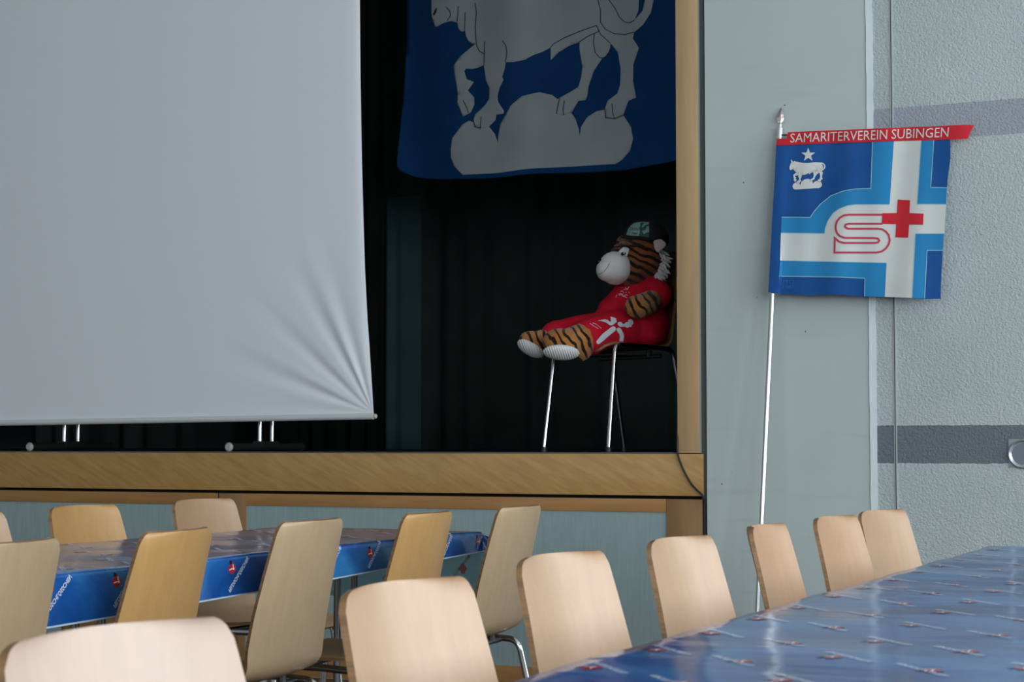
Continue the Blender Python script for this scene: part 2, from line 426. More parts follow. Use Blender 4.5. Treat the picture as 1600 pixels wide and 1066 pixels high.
# proscenium and stage front
struct('trim_4', XO, xp0-.006, YW, YW+.06, ST, ZC, M['frame_wood'], bev=.002)
struct('trim_5', xp0-.006, xp0, YW+.004, YW+.06, ST, ZC, mat('pale_lip', (.30, .33, .31), .6), bev=0)
struct('wall_gap', xp0, xg, YW+.012, YW+.3, 0, ZC, M['gap_grey'], bev=0)
zb0 = at(950, 773.8, Y=YW).z; zb1 = at(950, 779, Y=YW).z; zr = at(950, 799.4, Y=YW).z; zp = at(825, 1042.5, Y=YW).z
XSL = -9.3
struct('trim_6', XSL, at(1098.5, 740, Y=YW).x, YW, YW+.05, zb0, ST-.004, M['band_wood'], bev=.0015)
struct('trim_7', XSL, XO, YW+.002, YW+.04, ST-.004, ST+.002, mat('stage_edge_line', (.10, .10, .095), .5), bev=0)
struct('stage_gap_void', XSL, xg, YW+.055, YW+.08, 0, ST-.01, M['gap_black'], bev=0)
struct('trim_8', XSL, at(1040, 790, Y=YW).x, YW+.004, YW+.05, zr, zb1, M['rail_wood'], bev=.001)
sx = at(1041, 850, Y=YW).x; sx1 = at(1097, 800, Y=YW).x
st2a = at(341.5, 780, Y=YW).x; st2b = at(383, 850, Y=YW).x
struct('trim_9', sx, sx1, YW+.004, YW+.05, 0, zb1, M['stile_wood'], bev=.001)
struct('trim_10', st2a, st2b, YW+.0035, YW+.05, 0, zb1, M['stile_wood'], bev=.001)
struct('trim_12', st2a-.004, st2a, YW+.0025, YW+.05, zr, zb1, M['gap_black'], bev=0)
struct('trim_11', st2a-2.1-.17, st2a-2.1, YW+.0035, YW+.05, 0, zb1, M['stile_wood'], bev=.001)
struct('baseboard_front', XSL, sx, YW+.0045, YW+.05, 0, zp, M['rail_wood'], bev=.001)
for k, (a, b) in enumerate(((st2b, sx), (st2a-2.1, st2a), (XSL, st2a-2.27))):
    struct('wall_panel.%03d' % k, a, b, YW+.010, YW+.054, zp, zr, M['panel'], bev=0)
bm = bmesh.new(); p = at(367, 790, Y=YW)
tube(bm, [(p.x, YW+.004, p.z), (p.x, YW, p.z)], .006, 12); o = link_bm('screw', bm, M['dark_steel']); tag(o, 'small dark screw head in the wooden stile under the stage edge', 'screw')
# stage house
struct('floor_stage', XSL, -1.2, YW+.03, 12.0, ST-.05, ST-.001, M['stage_floor'], bev=0)
struct('wall_stage_back', XSL-.2, -1.2, 12.0, 12.1, ST, ZC, M['stage_black'], bev=0)
struct('wall_stage_right', -1.2, -1.1, YW+.3, 12.1, 0, ZC, M['stage_black'], bev=0)
struct('wall_stage_left', XSL-.2, XSL-.1, YW, 12.1, 0, ZC, M['stage_black'], bev=0)
struct('wall_lintel', XSL-.1, XO, YW, YW+.2, 4.2, ZC, M['wall'], bev=0)
struct('wall_front_left', XL, XSL, YW, YW+.3, 0, ZC, M['wall'], bev=0)

# ------------------------------------------------------------------ curtains
def curtain(name, x0, x1, y, z0, z1, m, label, wl=.17, amp=.045, seed=1, hem=True):
    rnd = random.Random(seed); nx = int((x1-x0)/.012); bm = bmesh.new(); rows = []
    ph = [(rnd.uniform(.7, 1.5), rnd.uniform(0, 6.28), rnd.uniform(.4, 1)) for _ in range(4)]
    xs = [x0+(x1-x0)*i/nx for i in range(nx+1)]
    def dy(x, t):
        s = 0
        for k, (f, p, a) in enumerate(ph): s += a*math.sin(2*math.pi*x/wl*f + p + .5*t*math.sin(p*3+x*2))
        return amp*s/2.2*(.75+.25*t)
    nz = 8
    for j in range(nz+1):
        t = j/nz; z = z1+(z0-z1)*t
        rows.append([bm.verts.new((x, y+dy(x, t), z)) for x in xs])
    for a, b in zip(rows, rows[1:]):
        for i in range(nx): bm.faces.new((a[i], b[i], b[i+1], a[i+1]))
    o = link_bm(name, bm, m); s = o.modifiers.new('t', 'SOLIDIFY'); s.thickness = .004; s.offset = 1
    tag(o, label, 'curtain'); return o
curtain('backdrop_curtain', XSL, -1.4, 11.4, ST+.0, 4.65, M['curtain'], 'wide dark green pleated backdrop curtain across the back of the stage', seed=3, wl=.2, amp=.05)
zt = at(630, 308, Y=11.1).z
curtain('narrow_curtain', at(604, 500, Y=11.1).x, at(657, 500, Y=11.1).x, 11.1, ST, zt, M['curtain_teal'], 'narrow teal curtain strip on the backdrop, right of the white screen edge', wl=.16, amp=.02, seed=5)
curtain('side_drape', -5.9, at(600, 500, Y=9.6).x, 9.6, ST, 4.65, M['curtain_black'], 'black side drape hanging just behind the right edge of the screen', wl=.14, amp=.03, seed=8)

# ------------------------------------------------------------------ bull figure (shared by the large flag and the small pennant), traced in one 2-D space
BULL = [(228,60),(235,100),(250,130),(262,130),(300,112),(335,105),(365,112),(370,140),(380,155),(393,157),(403,150),(408,180),(420,205),(440,218),(458,215),(400,262),(370,290),(343,328),(350,380),(362,440),(365,470),(362,515),(392,582),(430,560),(447,520),(445,485),(415,450),(445,408),(410,395),(397,355),(405,342),(440,343),(470,335),(497,325),(505,400),(523,440),(522,490),(505,520),(450,570),(443,600),(450,632),(480,640),(520,632),(555,600),(560,572),(600,570),(602,555),(570,510),(567,480),(580,440),(602,402),(595,385),(610,350),(618,315),(660,317),(720,305),(760,280),(800,262),(835,238),(835,302),(870,260),(920,225),(970,205),(968,240),(982,330),(975,380),(960,430),(870,490),(860,520),(860,568),(895,573),(930,555),(960,500),(995,495),(1005,470),(1010,430),(1040,350),(1085,290),(1110,278),(1127,240),(1130,215),(1165,260),(1178,340),(1175,420),(1160,465),(1110,500),(1095,540),(1098,585),(1145,590),(1190,570),(1215,500),(1253,485),(1238,400),(1240,320),(1268,237),(1240,190),(1245,160),(1290,120),(1330,60),(1345,0),(1330,-70),(1290,-125),(1235,-155),(1150,-160),(1010,-168),(800,-132),(660,-138),(540,-165),(475,-185),(440,-180),(400,-205),(372,-208),(345,-180),(318,-205),(300,-250),(268,-262),(272,-215),(290,-165),(262,-110),(250,-60),(232,-10)]
TAILHOLE = [(1250,95),(1268,50),(1270,0),(1255,-60),(1225,-110),(1262,-100),(1292,-55),(1300,0),(1288,50)]
CLOUD = [(325,745),(335,690),(385,622),(420,602),(520,632),(550,670),(567,715),(568,680),(580,620),(640,530),(700,485),(785,464),(840,475),(900,520),(945,590),(960,640),(964,675),(970,630),(1000,580),(1050,550),(1095,543),(1190,575),(1225,630),(1235,690),(1220,750),(1180,795),(1145,816),(1000,822),(850,838),(700,850),(560,865),(390,873),(345,830),(328,785)]
BLINES = [[(310,35),(330,55),(332,80),(316,103)],[(372,30),(370,70),(364,108)],[(406,62),(404,100),(402,148)],[(456,15),(463,60),(456,130),(458,190),(462,230),(475,255),(498,268)],[(504,208),(500,260),(498,326)],[(602,208),(622,235),(626,270),(617,316)],[(1070,0),(1082,50),(1080,110),(1105,145),(1150,168),(1205,170),(1245,158)],[(1125,0),(1155,40),(1175,85),(1200,108),(1225,112),(1250,97)],[(835,238),(850,218),(900,185),(980,150),(1060,126),(1072,155),(1010,180),(970,205)],[(1060,126),(1080,170),(1130,215)],[(1048,165),(1042,210),(1050,260),(1075,288),(1100,285),(1120,262)],[(482,580),(478,638)],[(443,600),(450,632),(480,640)],[(392,500),(412,540),(418,562)],[(896,500),(890,545),(893,573)],[(860,568),(875,490)],[(1133,515),(1135,560),(1145,590)],[(1095,540),(1098,585),(1145,590),(1190,572)],[(300,-160),(350,-165),(372,-208)],[(340,-120),(300,-110)]]
NOSTRIL = [(240,70),(252,45),(262,36),(258,60),(246,75)]
def star(cx, cy, r, sy=1.0, ri=.4):
    return [(cx+math.sin(k*math.pi/5)*(r if k % 2 == 0 else r*ri), cy-math.cos(k*math.pi/5)*(r if k % 2 == 0 else r*ri)*sy) for k in range(10)]

# large flag with the bull, hanging in the stage
YF = 9.0
def rip(x, z):
    return .030*math.sin(x*5.2+.35*z) + .016*math.sin(x*12.5+z*1.3+1) + .02*math.sin(z*2.1+x)
def bigmap(off):
    def f(cx, cy):
        p = at(600+cx/3.2, cy/3.2, Y=YF); p.y = YF + rip(p.x, p.z) - off; return p
    return f
bm = bmesh.new()
edge = [(92,-760),(90,-300),(90,0),(88,200),(70,520),(50,780),(52,830),(68,852),(130,878),(210,888),(300,893),(480,893),(750,872),(1200,845),(1460,795),(1545,770),(1552,400),(1560,0),(1562,-760)]
poly_fill(bm, edge, bigmap(0), 0, 28)
poly_fill(bm, CLOUD, bigmap(.003), 1, 28); poly_fill(bm, BULL, bigmap(.006), 1, 28); poly_fill(bm, TAILHOLE, bigmap(.008), 0, 28)
poly_fill(bm, NOSTRIL, bigmap(.008), 2, None); poly_fill(bm, star(800, -450, 230), bigmap(.003), 1, 28)
for l in BLINES: stroke_fill(bm, l, 3.4, bigmap(.009), 2)
orient(bm, Vector((0, -1, 0)))
bf = link_bm('hanging_flag', bm, [M['banner_blue'], M['banner_white'], M['banner_line']], smooth=True)
s = bf.modifiers.new('t', 'SOLIDIFY'); s.thickness = .0015; s.offset = -1
tag(bf, 'large dark blue flag with a white bull on clouds hanging in the stage', 'flag')

# ------------------------------------------------------------------ projection screen
YS = 7.03
zs_r = at(588, 646, Y=YS).z; zs_l = at(0, 657, Y=YS).z
x_corner = at(583, 650, Y=YS).x; x_l0 = at(0, 657, Y=YS).x
slope = (zs_r-zs_l)/(x_corner-x_l0)
XS_L = -8.2; ZS_T = 4.45
EDGE = [(-600, 558), (-200, 559), (0, 560.5), (120, 561.5), (240, 563.5), (340, 566), (420, 568.5), (500, 572.5), (560, 577), (610, 581), (650, 584)]
ez = []
for y, x in EDGE:
    p = at(x, y, Y=YS); ez.append((p.z, p.x))
ez.sort()
def right_edge(z): return float(np.interp(z, [e[0] for e in ez], [e[1] for e in ez]))
bm = bmesh.new(); NX, NZ = 210, 170; G = []
for i in range(NX+1):
    u = 1-(1-i/NX)**1.9; colm = []
    for j in range(NZ+1):
        t = (j/NZ)**1.7
        xb = XS_L+(x_corner-XS_L)*u
        zb = zs_r + slope*(xb-x_corner)
        z = zb+(ZS_T-zb)*t
        x = XS_L+(right_edge(z)-XS_L)*u
        dx, dz = x_corner-x, z-zs_r
        r = math.hypot(dx, dz)+1e-6; th = math.atan2(dz, dx)
        A = .0062*min(1, r/.22)*math.exp(-max(0, r-.25)**2/.16)
        win = max(0, min(1, (th-.02)/.2))*max(0, min(1, (1.50-th)/.2))
        d = A*win*(math.sin(th*21+.9*math.sin(th*5))*.75+.25*math.sin(th*37+1))
        ed = right_edge(z)-x
        d += .010*math.exp(-ed/.02)*min(1, dz/.3) if dz > 0 else 0
        d += .012*math.sin(x*1.7+.5)*t*(1-t)
        colm.append(bm.verts.new((x, YS+d, z)))
    G.append(colm)
for i in range(NX):
    for j in range(NZ): bm.faces.new((G[i][j], G[i+1][j], G[i+1][j+1], G[i][j+1]))
scr = empty('projection_screen', (x_corner, YS, zs_r))
tag(scr, 'large white projection screen hanging in front of the stage opening', 'projection screen')
def child(o, root):
    o.parent = root; o.matrix_parent_inverse = Matrix.Translation(-Vector(root.location)) ; return o
sc_ = link_bm('screen_cloth', bm, M['screen']); child(sc_, scr)
s = sc_.modifiers.new('t', 'SOLIDIFY'); s.thickness = .001
bl = at(0, 661, Y=YS); p0 = Vector((XS_L, YS, zs_r-.013+slope*(XS_L-x_corner))); p1 = Vector((x_corner+.002, YS, zs_r-.013))
bm = bmesh.new(); d = (p1-p0).normalized(); tube(bm, [p0, p1], .014, 14)
child(link_bm('bottom_bar', bm, M['screen_edge']), scr)
bm = bmesh.new(); tube(bm, [p1, p1+d*.008, p1+d*.012, p1+d*.016], [.010, .010, .011, .007], 12); child(link_bm('end_cap', bm, M['white_rubber']), scr)
bm = bmesh.new(); box(bm, XS_L-.05, x_corner+.1, YS-.06, YS+.08, ZS_T-.02, ZC); bevel_all(bm, .01); child(link_bm('roller_case', bm, M['screen_edge']), scr)

# ------------------------------------------------------------------ tables with T legs and twin tube columns
def make_table(name, x0, x1, y0, y1, z, base_z=0.0, along='Y', foot=.30, label='', ys=None):
    """top slab plus two T legs at the positions ys along the length"""
    root = empty(name, ((x0+x1)/2, (y0+y1)/2, base_z)); tag(root, label, 'table')
    ox, oy, oz = root.location
    o = boxo('tabletop', x0-ox, x1-ox, y0-oy, y1-oy, z-.028-oz, z-oz, M['table_top'], root, .004)
    bm = bmesh.new()
    if along == 'Y': box(bm, x0+.08-ox, x1-.08-ox, y0+.08-oy, y1-.08-oy, z-.068-oz, z-.028-oz)
    else: box(bm, x0+.08-ox, x1-.08-ox, y0+.08-oy, y1-.08-oy, z-.068-oz, z-.028-oz)
    link_bm('apron', bm, M['table_top'], root)
    for q in ys:
        bm = bmesh.new()
        for s in (-.055, .055):
            if along == 'Y': tube(bm, [(0, q+s-oy, .045), (0, q+s-oy, z-.06-oz)], .012, 12)
            else: tube(bm, [(q-ox, s, .045), (q-ox, s, z-.06-oz)], .012, 12)
        lg = link_bm('leg', bm, M['chrome'] if base_z else M['leg_steel'], root)
        bm = bmesh.new()
        if along == 'Y': box(bm, -foot, foot, q-.075-oy, q+.075-oy, z-.075-oz, z-.055-oz)
        else: box(bm, q-.02-ox, q+.02-ox, -foot, foot, z-.075-oz, z-.055-oz)
        link_bm('bracket', bm, M['dark_steel'], lg)
        bm = bmesh.new()
        if along == 'Y':
            tube(bm, [(-foot, q-oy, .024), (foot, q-oy, .024)], .018, 12)
            box(bm, -.03, .03, q-.07-oy, q+.07-oy, .02, .05)
        else:
            tube(bm, [(q-ox, -foot, .024), (q-ox, foot, .024)], .018, 12)
            box(bm, q-.03-ox, q+.03-ox, -.07, .07, .02, .05)
        link_bm('foot_bar', bm, M['dark_steel'] if base_z == 0 else M['black_plastic'], lg)
        for s in (-1, 1):
            bm = bmesh.new()
            if along == 'Y': tube(bm, [(s*foot, q-oy, .0225), (s*(foot+.006), q-oy, .0225), (s*(foot+.014), q-oy, .0225)], [.022, .022, .014], 12)
            else: tube(bm, [(q-ox, s*foot, .0225), (q-ox, s*(foot+.006), .0225), (q-ox, s*(foot+.014), .0225)], [.022, .022, .014], 12)
            link_bm('end_cap', bm, M['black_plastic'] if base_z == 0 or s > 0 else M['white_rubber'], lg)
    return root
TZ = .76
make_table('folding_table', -3.35, -2.62, 3.63, 5.42, TZ-.002, ys=(5.20, 3.87), label='folding table under the blue cloth on the left, its end nearest the stage')
make_table('folding_table', -3.35, -2.62, 1.83, 3.62, TZ-.002, ys=(3.395, 2.0), label='folding table under the blue cloth on the left, its part nearest the camera')
make_table('folding_table', -.93, -.20, 3.44, 5.23, TZ-.002, ys=(4.99, 3.56), label='folding table hidden under the right blue cloth, the end nearest the grey wall')
make_table('folding_table', -.93, -.20, 1.64, 3.43, TZ-.002, ys=(3.30, 1.72), label='folding table hidden under the right blue cloth, the end nearest the camera')
ya = 7.58
xa = at(111.5, 680, Y=ya).x; xb = at(416, 680, Y=ya).x
make_table('stage_table', xa-.32, xb+.32, ya-.33, ya+.33, ST+.74, base_z=ST, along='X', foot=.32, ys=(xa, xb), label='table on the stage behind the screen, only its twin steel legs showing')

# ------------------------------------------------------------------ printed table cloths
def make_cloth(name, x0, x1, y0, y1, z, ov, px0, py0, label, chirp=0):
    """ov = (left, right, near, far) overhang functions; cloth space (X, Y) is unfolded"""
    x0 -= .006; x1 += .006; y0 -= .006; y1 += .006
    def mapf(off):
        def f(a, b):
            dx = (x0-a) if a < x0 else (a-x1 if a > x1 else 0); dy = (y0-b) if b < y0 else (b-y1 if b > y1 else 0)
            sx_ = -1 if a < x0 else 1; sy_ = -1 if b < y0 else 1
            cx, cy = min(max(a, x0), x1), min(max(b, y0), y1)
            wz = .0016*math.sin(a*9+b*3)+.0012*math.sin(b*14+a*2)
            if dx == 0 and dy == 0: return Vector((cx, cy, z+.001+off+abs(wz)))
            d = math.hypot(dx, dy); r = .010
            k = 2*min(dx, dy)/(dx+dy+1e-9)
            of = .05+.87*min(1, k*1.3)
            th = min(1, d/(r*1.57))*math.pi/2*(1-of*.55)
            # rounded edge then a straight hang with slight flare and ripple
            if d < r*1.57: out, dn = r*math.sin(d/r), r*(1-math.cos(d/r))
            else: out, dn = r, r+(d-r*1.57)*math.sqrt(max(0, 1-of*of))
            out += max(0, d-r)*of
            rp = .003*math.sin((b if dx > dy else a)*7.5)*min(1, d/.1)
            nx, ny = sx_*dx/d, sy_*dy/d
            hang = min(1, d/.012)
            return Vector((cx+nx*(out+rp+off*hang), cy+ny*(out+rp+off*hang), z+.001-dn*(1) + off*(1-hang)))
        return f
    ol, orr, on, of_ = ov
    # base grid in unfolded space with border rim
    xs = [x0-ol(0), x0-ol(0)*.6, x0-.03, x0-.012, x0-.006, x0] + [x0+(x1-x0)*i/24 for i in range(1, 24)] + [x1, x1+.006, x1+.012, x1+.03]
    nb = 90
    bs = [y0-on, y0-on*.5, y0-.03, y0-.012, y0-.006] + [y0+(y1-y0)*i/nb for i in range(nb+1)] + [y1+.006, y1+.012, y1+.03, y1+.06, y1+of_*.5, y1+of_-.004, y1+of_]
    bm = bmesh.new(); F = mapf(0); rows = []
    for b in bs:
        o_ = orr(b); row = []
        for a in xs + [x1+max(.035, o_*.55), x1+max(.04, o_-.004), x1+max(.045, o_)]: row.append(bm.verts.new(F(a, b)))
        rows.append(row)
    for j in range(len(rows)-1):
        for i in range(len(rows[0])-1):
            f = bm.faces.new((rows[j][i], rows[j][i+1], rows[j+1][i+1], rows[j+1][i]))
            if i == len(rows[0])-2 or j == len(rows)-2 or i == 0 or j == 0: f.material_index = 1
    for f in bm.faces:
        cc_ = f.calc_center_median()
        if cc_.y > y1+.004 and cc_.z < z-.02 and cc_.x < x1+.004: f.material_index = 8
    bm.normal_update()
    # underside, a sheet .8 mm inside
    geo = bmesh.ops.duplicate(bm, geom=list(bm.faces)+list(bm.verts)+list(bm.edges))
    nv = [g for g in geo['geom'] if isinstance(g, bmesh.types.BMVert)]; nf = [g for g in geo['geom'] if isinstance(g, bmesh.types.BMFace)]
    norms = [v.normal.copy() for v in nv]
    for v, nn in zip(nv, norms): v.co -= nn*.0009
    for f in nf:
        f.normal_flip()
        if f.material_index != 8: f.material_index = 2
    # print: red badge with dark crest and a slanting strip of white lettering
    G1, G2 = mapf(.0007), mapf(.0011)
    badge = [(-.004,.015),(.005,.016),(.007,.008),(.018,.004),(.017,-.006),(.009,-.010),(0,-.017),(-.009,-.010),(-.017,-.006),(-.018,.004),(-.007,.008)]
    crest = [(-.010,.020),(.001,.018),(-.002,.012),(-.008,.010)]
    def put(cx, cy, typ, gh=False):
        sw = lambda q: [(cx-v_, cy+u_) for u_, v_ in q]
        g = (lambda o: mapf(-.0022 if gh else o))
        poly_fill(bm, sw(badge), g(.0007), 6 if gh else 3, .02)
        if not gh:
            poly_fill(bm, sw(crest), G2, 4, None)
            stroke_fill(bm, sw([(.004,.010),(.006,.0),(.010,-.002)]), .003, G2, 5); stroke_fill(bm, sw([(-.012,-.004),(.0,-.001),(.010,-.004)]), .0025, G2, 5)
        ox_, oy_ = ((.02, .012) if typ == 'A' else (-.012, .0))
        if (x1-.06) < cx:
            ox_, oy_ = .018, .032
            ox_ = min(ox_, x1+orr(cy)-.014-.04-cx)
        t0 = Vector((cx+ox_+.04, cy+oy_-.045)); t1 = Vector((cx+ox_-.04, cy+oy_+.045)) 
        dd = (t1-t0).normalized(); nn = Vector((-dd.y, dd.x))*(-1)
        hgt = .0135
        if gh: stroke_fill(bm, [tuple(t0), tuple((t0+t1)/2), tuple(t1)], .010, mapf(-.0022), 7); return
        a_, b_ = t0-nn*hgt/2, t1-nn*hgt/2
        text_fill(bm, 'FELDSCHLÖSSCHEN', [tuple(b_ if False else a_), tuple(b_), tuple(b_+nn*hgt), tuple(a_+nn*hgt)] , mapf(.0011), 5, .012)
    ymin = y0-on
    for k in range(-12, 13):
        for typ, rx, ry in (('A', 0, 0), ('B', -.10, .16)):
            cx = px0+rx+.25*k
            if cx < x0-ol(0)+.04: continue
            n = int((ymin-(py0+ry))/.24)-1
            while True:
                cy = py0+ry+.24*n; n += 1
                if cy < ymin+.05: continue
                if cy > y1+of_-.05: break
                lim = x1+orr(cy)
                if cx+.06 > lim and cx+.02 > lim: continue
                if cx > x1-.02 and orr(cy) < .055: continue
                put(cx, cy, typ, cy > y1+.02 and cx < x1)
    bmesh.ops.remove_doubles(bm, verts=[v for v in bm.verts if False], dist=1e-6)
    o = link_bm(name, bm, [M['cloth'], M['cloth_rim'], M['cloth_back'], M['print_red'], M['print_dark'], M['print_white'], M['ghost_red'], M['ghost_white'], M['film']])
    tag(o, label, 'tablecloth'); return o
make_cloth('tablecloth', -3.35, -2.62, 1.83, 5.42, TZ, (lambda b: .10, lambda b: float(np.interp(b, [3.0, 4.3, 5.4, 5.7], [.125, .10, .072, .06])), .12, .235), -2.614+.034, 3.475, 'blue patterned plastic tablecloth on the left table between two rows of chairs')
make_cloth('tablecloth', -.93, -.20, 1.64, 5.23, TZ, (lambda b: .10, lambda b: .10, .12, .12), -.644, 2.425, 'glossy blue printed tablecloth in the lower right corner, nearest the camera')

# ------------------------------------------------------------------ bent ply chairs
def make_chair(name, wood_m, shell_w=1.0, rail_y=.196, rail_dz=0.0):
    root = empty(name); bm = bmesh.new()
    prof = [(-.288,.85),(-.252,.725),(-.222,.61),(-.205,.53),(-.196,.485),(-.180,.455),(-.150,.438),(-.10,.432),(0,.430),(.12,.438),(.17,.438),(.205,.426),(.222,.408)]
    P = [Vector((a, 0, b)) for a, b in prof]
    # catmull-rom resample
    pts = []
    for i in range(len(P)-1):
        p0_, p1_, p2_, p3_ = P[max(i-1, 0)], P[i], P[i+1], P[min(i+2, len(P)-1)]
        n = max(2, int((p2_-p1_).length/.018))
        for k in range(n):
            t = k/n
            pts.append(.5*((2*p1_)+(-p0_+p2_)*t+(2*p0_-5*p1_+4*p2_-p3_)*t*t+(-p0_+3*p1_-3*p2_+p3_)*t**3))
    pts.append(P[-1])
    # finer rows near both ends for the rounded corners
    def refine(ps):
        a, b = ps[0], ps[1]; head = [a+(b-a)*t for t in (0, .04, .12, .25, .45, .7)]
        c, d = ps[-2], ps[-1]; tail = [c+(d-c)*t for t in (.3, .55, .75, .88, .96, 1)]
        return head+ps[1:-1]+tail
    pts = refine(pts)
    L_ = [0]
    for a, b in zip(pts, pts[1:]): L_.append(L_[-1]+(b-a).length)
    T = L_[-1]; NV = 14; th = .0105
    front, back = [], []
    for i, p in enumerate(pts):
        s = L_[i]; tdir = (pts[min(i+1, len(pts)-1)]-pts[max(i-1, 0)]).normalized(); nrm = Vector((-tdir.z, 0, tdir.x)).normalized()
        if nrm.x*1.0+nrm.z < 0: nrm = -nrm
        hw = float(np.interp(s, [0, .13, .25, .34, .42, .60, T], [.178, .190, .201, .205, .200, .203, .190]))
        hw *= shell_w
        for e in (s, T-s):
            r = .034 if e == s else .05
            if e < r: hw -= r-math.sqrt(max(0, r*r-(r-e)**2))
        bk = float(np.interp(s, [0, .35, .45, T], [1, .75, .25, .2]))
        fr, bb = [], []
        for k in range(NV+1):
            v = 2*k/NV-1; q = abs(v)**2.0*.036*bk
            cd = Vector((1, 0, .0)) if p.z > .52 else nrm.lerp(Vector((1, 0, 0)), max(0, (p.z-.45)/.07)).normalized()
            c = Vector((p.x, v*hw, p.z)) + cd*q
            cn = (nrm - Vector((0, 2.0*abs(v)*math.copysign(1, v)*.036*bk/max(hw, .05), 0))).normalized()
            fr.append(bm.verts.new(c+cn*th/2)); bb.append(bm.verts.new(c-cn*th/2))
        front.append(fr); back.append(bb)
    for i in range(len(pts)-1):
        for k in range(NV):
            bm.faces.new((front[i][k], front[i+1][k], front[i+1][k+1], front[i][k+1]))
            bm.faces.new((back[i][k], back[i][k+1], back[i+1][k+1], back[i+1][k]))
        for k, fl in ((0, 0), (NV, 1)):
            f = bm.faces.new((front[i][k], back[i][k], back[i+1][k], front[i+1][k])) if fl == 0 else bm.faces.new((front[i][k], front[i+1][k], back[i+1][k], back[i][k])); f.material_index = 1
    for i in (0, len(pts)-1):
        for k in range(NV):
            f = bm.faces.new((front[i][k], front[i][k+1], back[i][k+1], back[i][k])); f.material_index = 1
    bmesh.ops.recalc_face_normals(bm, faces=list(bm.faces))
    o = link_bm('seat_shell', bm, [wood_m, M['ply_edge']], root)
    for sy in (-1, 1):
        y = rail_y*sy; yf = (rail_y+.009)*sy; dz = rail_dz
        midp = (.0, y*.98, .412+dz)
        for pts_ in ([midp, (.172, y*.98, .414+dz), (.225, yf, .012)], [midp, (-.165, y*.98, .402+dz), (-.255, yf, .012)]):
            lg = tubeo('leg', fillet(pts_, .035, 6), .0108, M['chrome'], root, 12)
            e = pts_[-1]; bm = bmesh.new(); dr = 1 if e[0] > 0 else -1
            tube(bm, [(e[0]-dr*.002, e[1], .022), (e[0], e[1], .0005)], [.0135, .0145], 12); link_bm('foot_cap', bm, M['black_plastic'], lg)
    bm = bmesh.new()
    for x, z in ((.10, .405), (-.10, .400)): tube(bm, [(x, -rail_y*.97, z), (x, rail_y*.97, z)], .009, 10)
    for x, y, z in ((.10, -.12, .415), (.10, .12, .415), (-.10, -.12, .412), (-.10, .12, .412)): tube(bm, [(x, y, z-.012), (x, y, z+.014)], .012, 8)
    link_bm('seat_frame', bm, M['dark_steel'], root)
    index_kids(root)
    return root
protos = {}
def place(kind, bx_, y, face, rot, label, group):
    """bx_: X of the top of the backrest; face +1 looks to +X"""
    if kind not in protos:
        c = make_chair('stacking_chair', M[kind]); protos[kind] = c
    else: c = copy_tree(protos[kind])
    a = (0 if face > 0 else math.pi)+R(rot)
    # keep the top of the back where it was measured
    off = Vector((-.288*math.cos(a), -.288*math.sin(a), 0))
    c.location = Vector((bx_, y, 0))-off; c.rotation_euler = (0, 0, a)
    tag(c, label, 'chair', group); return c
GR = 'wooden chairs along the right table'; GN = 'wooden chairs on the near side of the left table'; GF = 'wooden chairs on the far side of the left table'
place('beech_pink', -1.255, 1.64, 1, -6, 'pale pinkish wooden chair in the bottom left corner, nearest the camera', GR)
place('beech', -1.275, 2.335, 1, -3, 'pale wooden chair at bottom centre, left of where the right tablecloth begins', GR)
place('beech', -1.335, 3.04, 1, -3, 'pale wooden chair at the right table, third along from the camera', GR)
place('beech', -1.33, 3.66, 1, -3, 'pale wooden chair against the right end of the blue grey stage panel', GR)
place('beech_rose', -1.34, 4.32, 1, 3, 'narrow looking wooden chair directly below the leaning flag pole', GR)
place('beech_rose', -1.32, 4.89, 1, -4, 'wooden chair overlapping another one, the left of the pair before the white strip', GR)
place('beech', -1.315, 5.41, 1, -9, 'wooden chair farthest along the right table, right one of the overlapping pair', GR)
place('beech_grey', -2.40, 5.36, -1, 2, 'wooden chair seen from behind nearest the stage, with its chrome leg showing', GN)
place('beech_gold', -2.42, 4.76, -1, 4, 'golden wooden chair standing before the far end of the left tablecloth', GN)
place('beech_grey', -2.46, 4.17, -1, 3, 'pale wooden chair seen from behind, in the middle of the near left row', GN)
place('beech_gold', -2.46, 3.57, -1, 8, 'golden wooden chair seen from behind between two lighter ones on the left', GN)
place('beech_grey', -2.47, 2.99, -1, 4, 'wooden chair back cut off by the left picture edge, seen from behind', GN)
place('beech', -3.77, 5.49, 1, -3, 'wooden chair across the left table, before the upright of the stage panelling', GF)
place('beech_gold', -3.74, 4.77, 1, 1, 'golden wooden chair across the left table, second from the left picture edge', GF)
place('beech', -3.66, 4.13, 1, 5, 'wooden chair across the left table, just a corner showing at the picture edge', GF)

# ------------------------------------------------------------------ chair on the stage
fr_ = (RT*-.78 + Vector((FW.x, FW.y, 0)).normalized()*-.62).normalized()
ang = math.atan2(fr_.y, fr_.x)
foot = at(949, 700, D=7.9); foot.z = ST
sc_chair = make_chair('tiger_chair', M['stage_chair_wood'], .93, .203, .026)
lf = Vector((.225, .205, 0)); rotm = Matrix.Rotation(ang, 3, 'Z')
sc_chair.scale = (1.01, 1.03, 1.07)
sc_chair.location = foot - rotm @ Vector((lf.x*1.01, lf.y*1.03, 0)); sc_chair.location.z = ST
sc_chair.rotation_euler = (0, 0, ang)
tag(sc_chair, 'brown wooden chair with thin chrome legs carrying the plush tiger', 'chair')

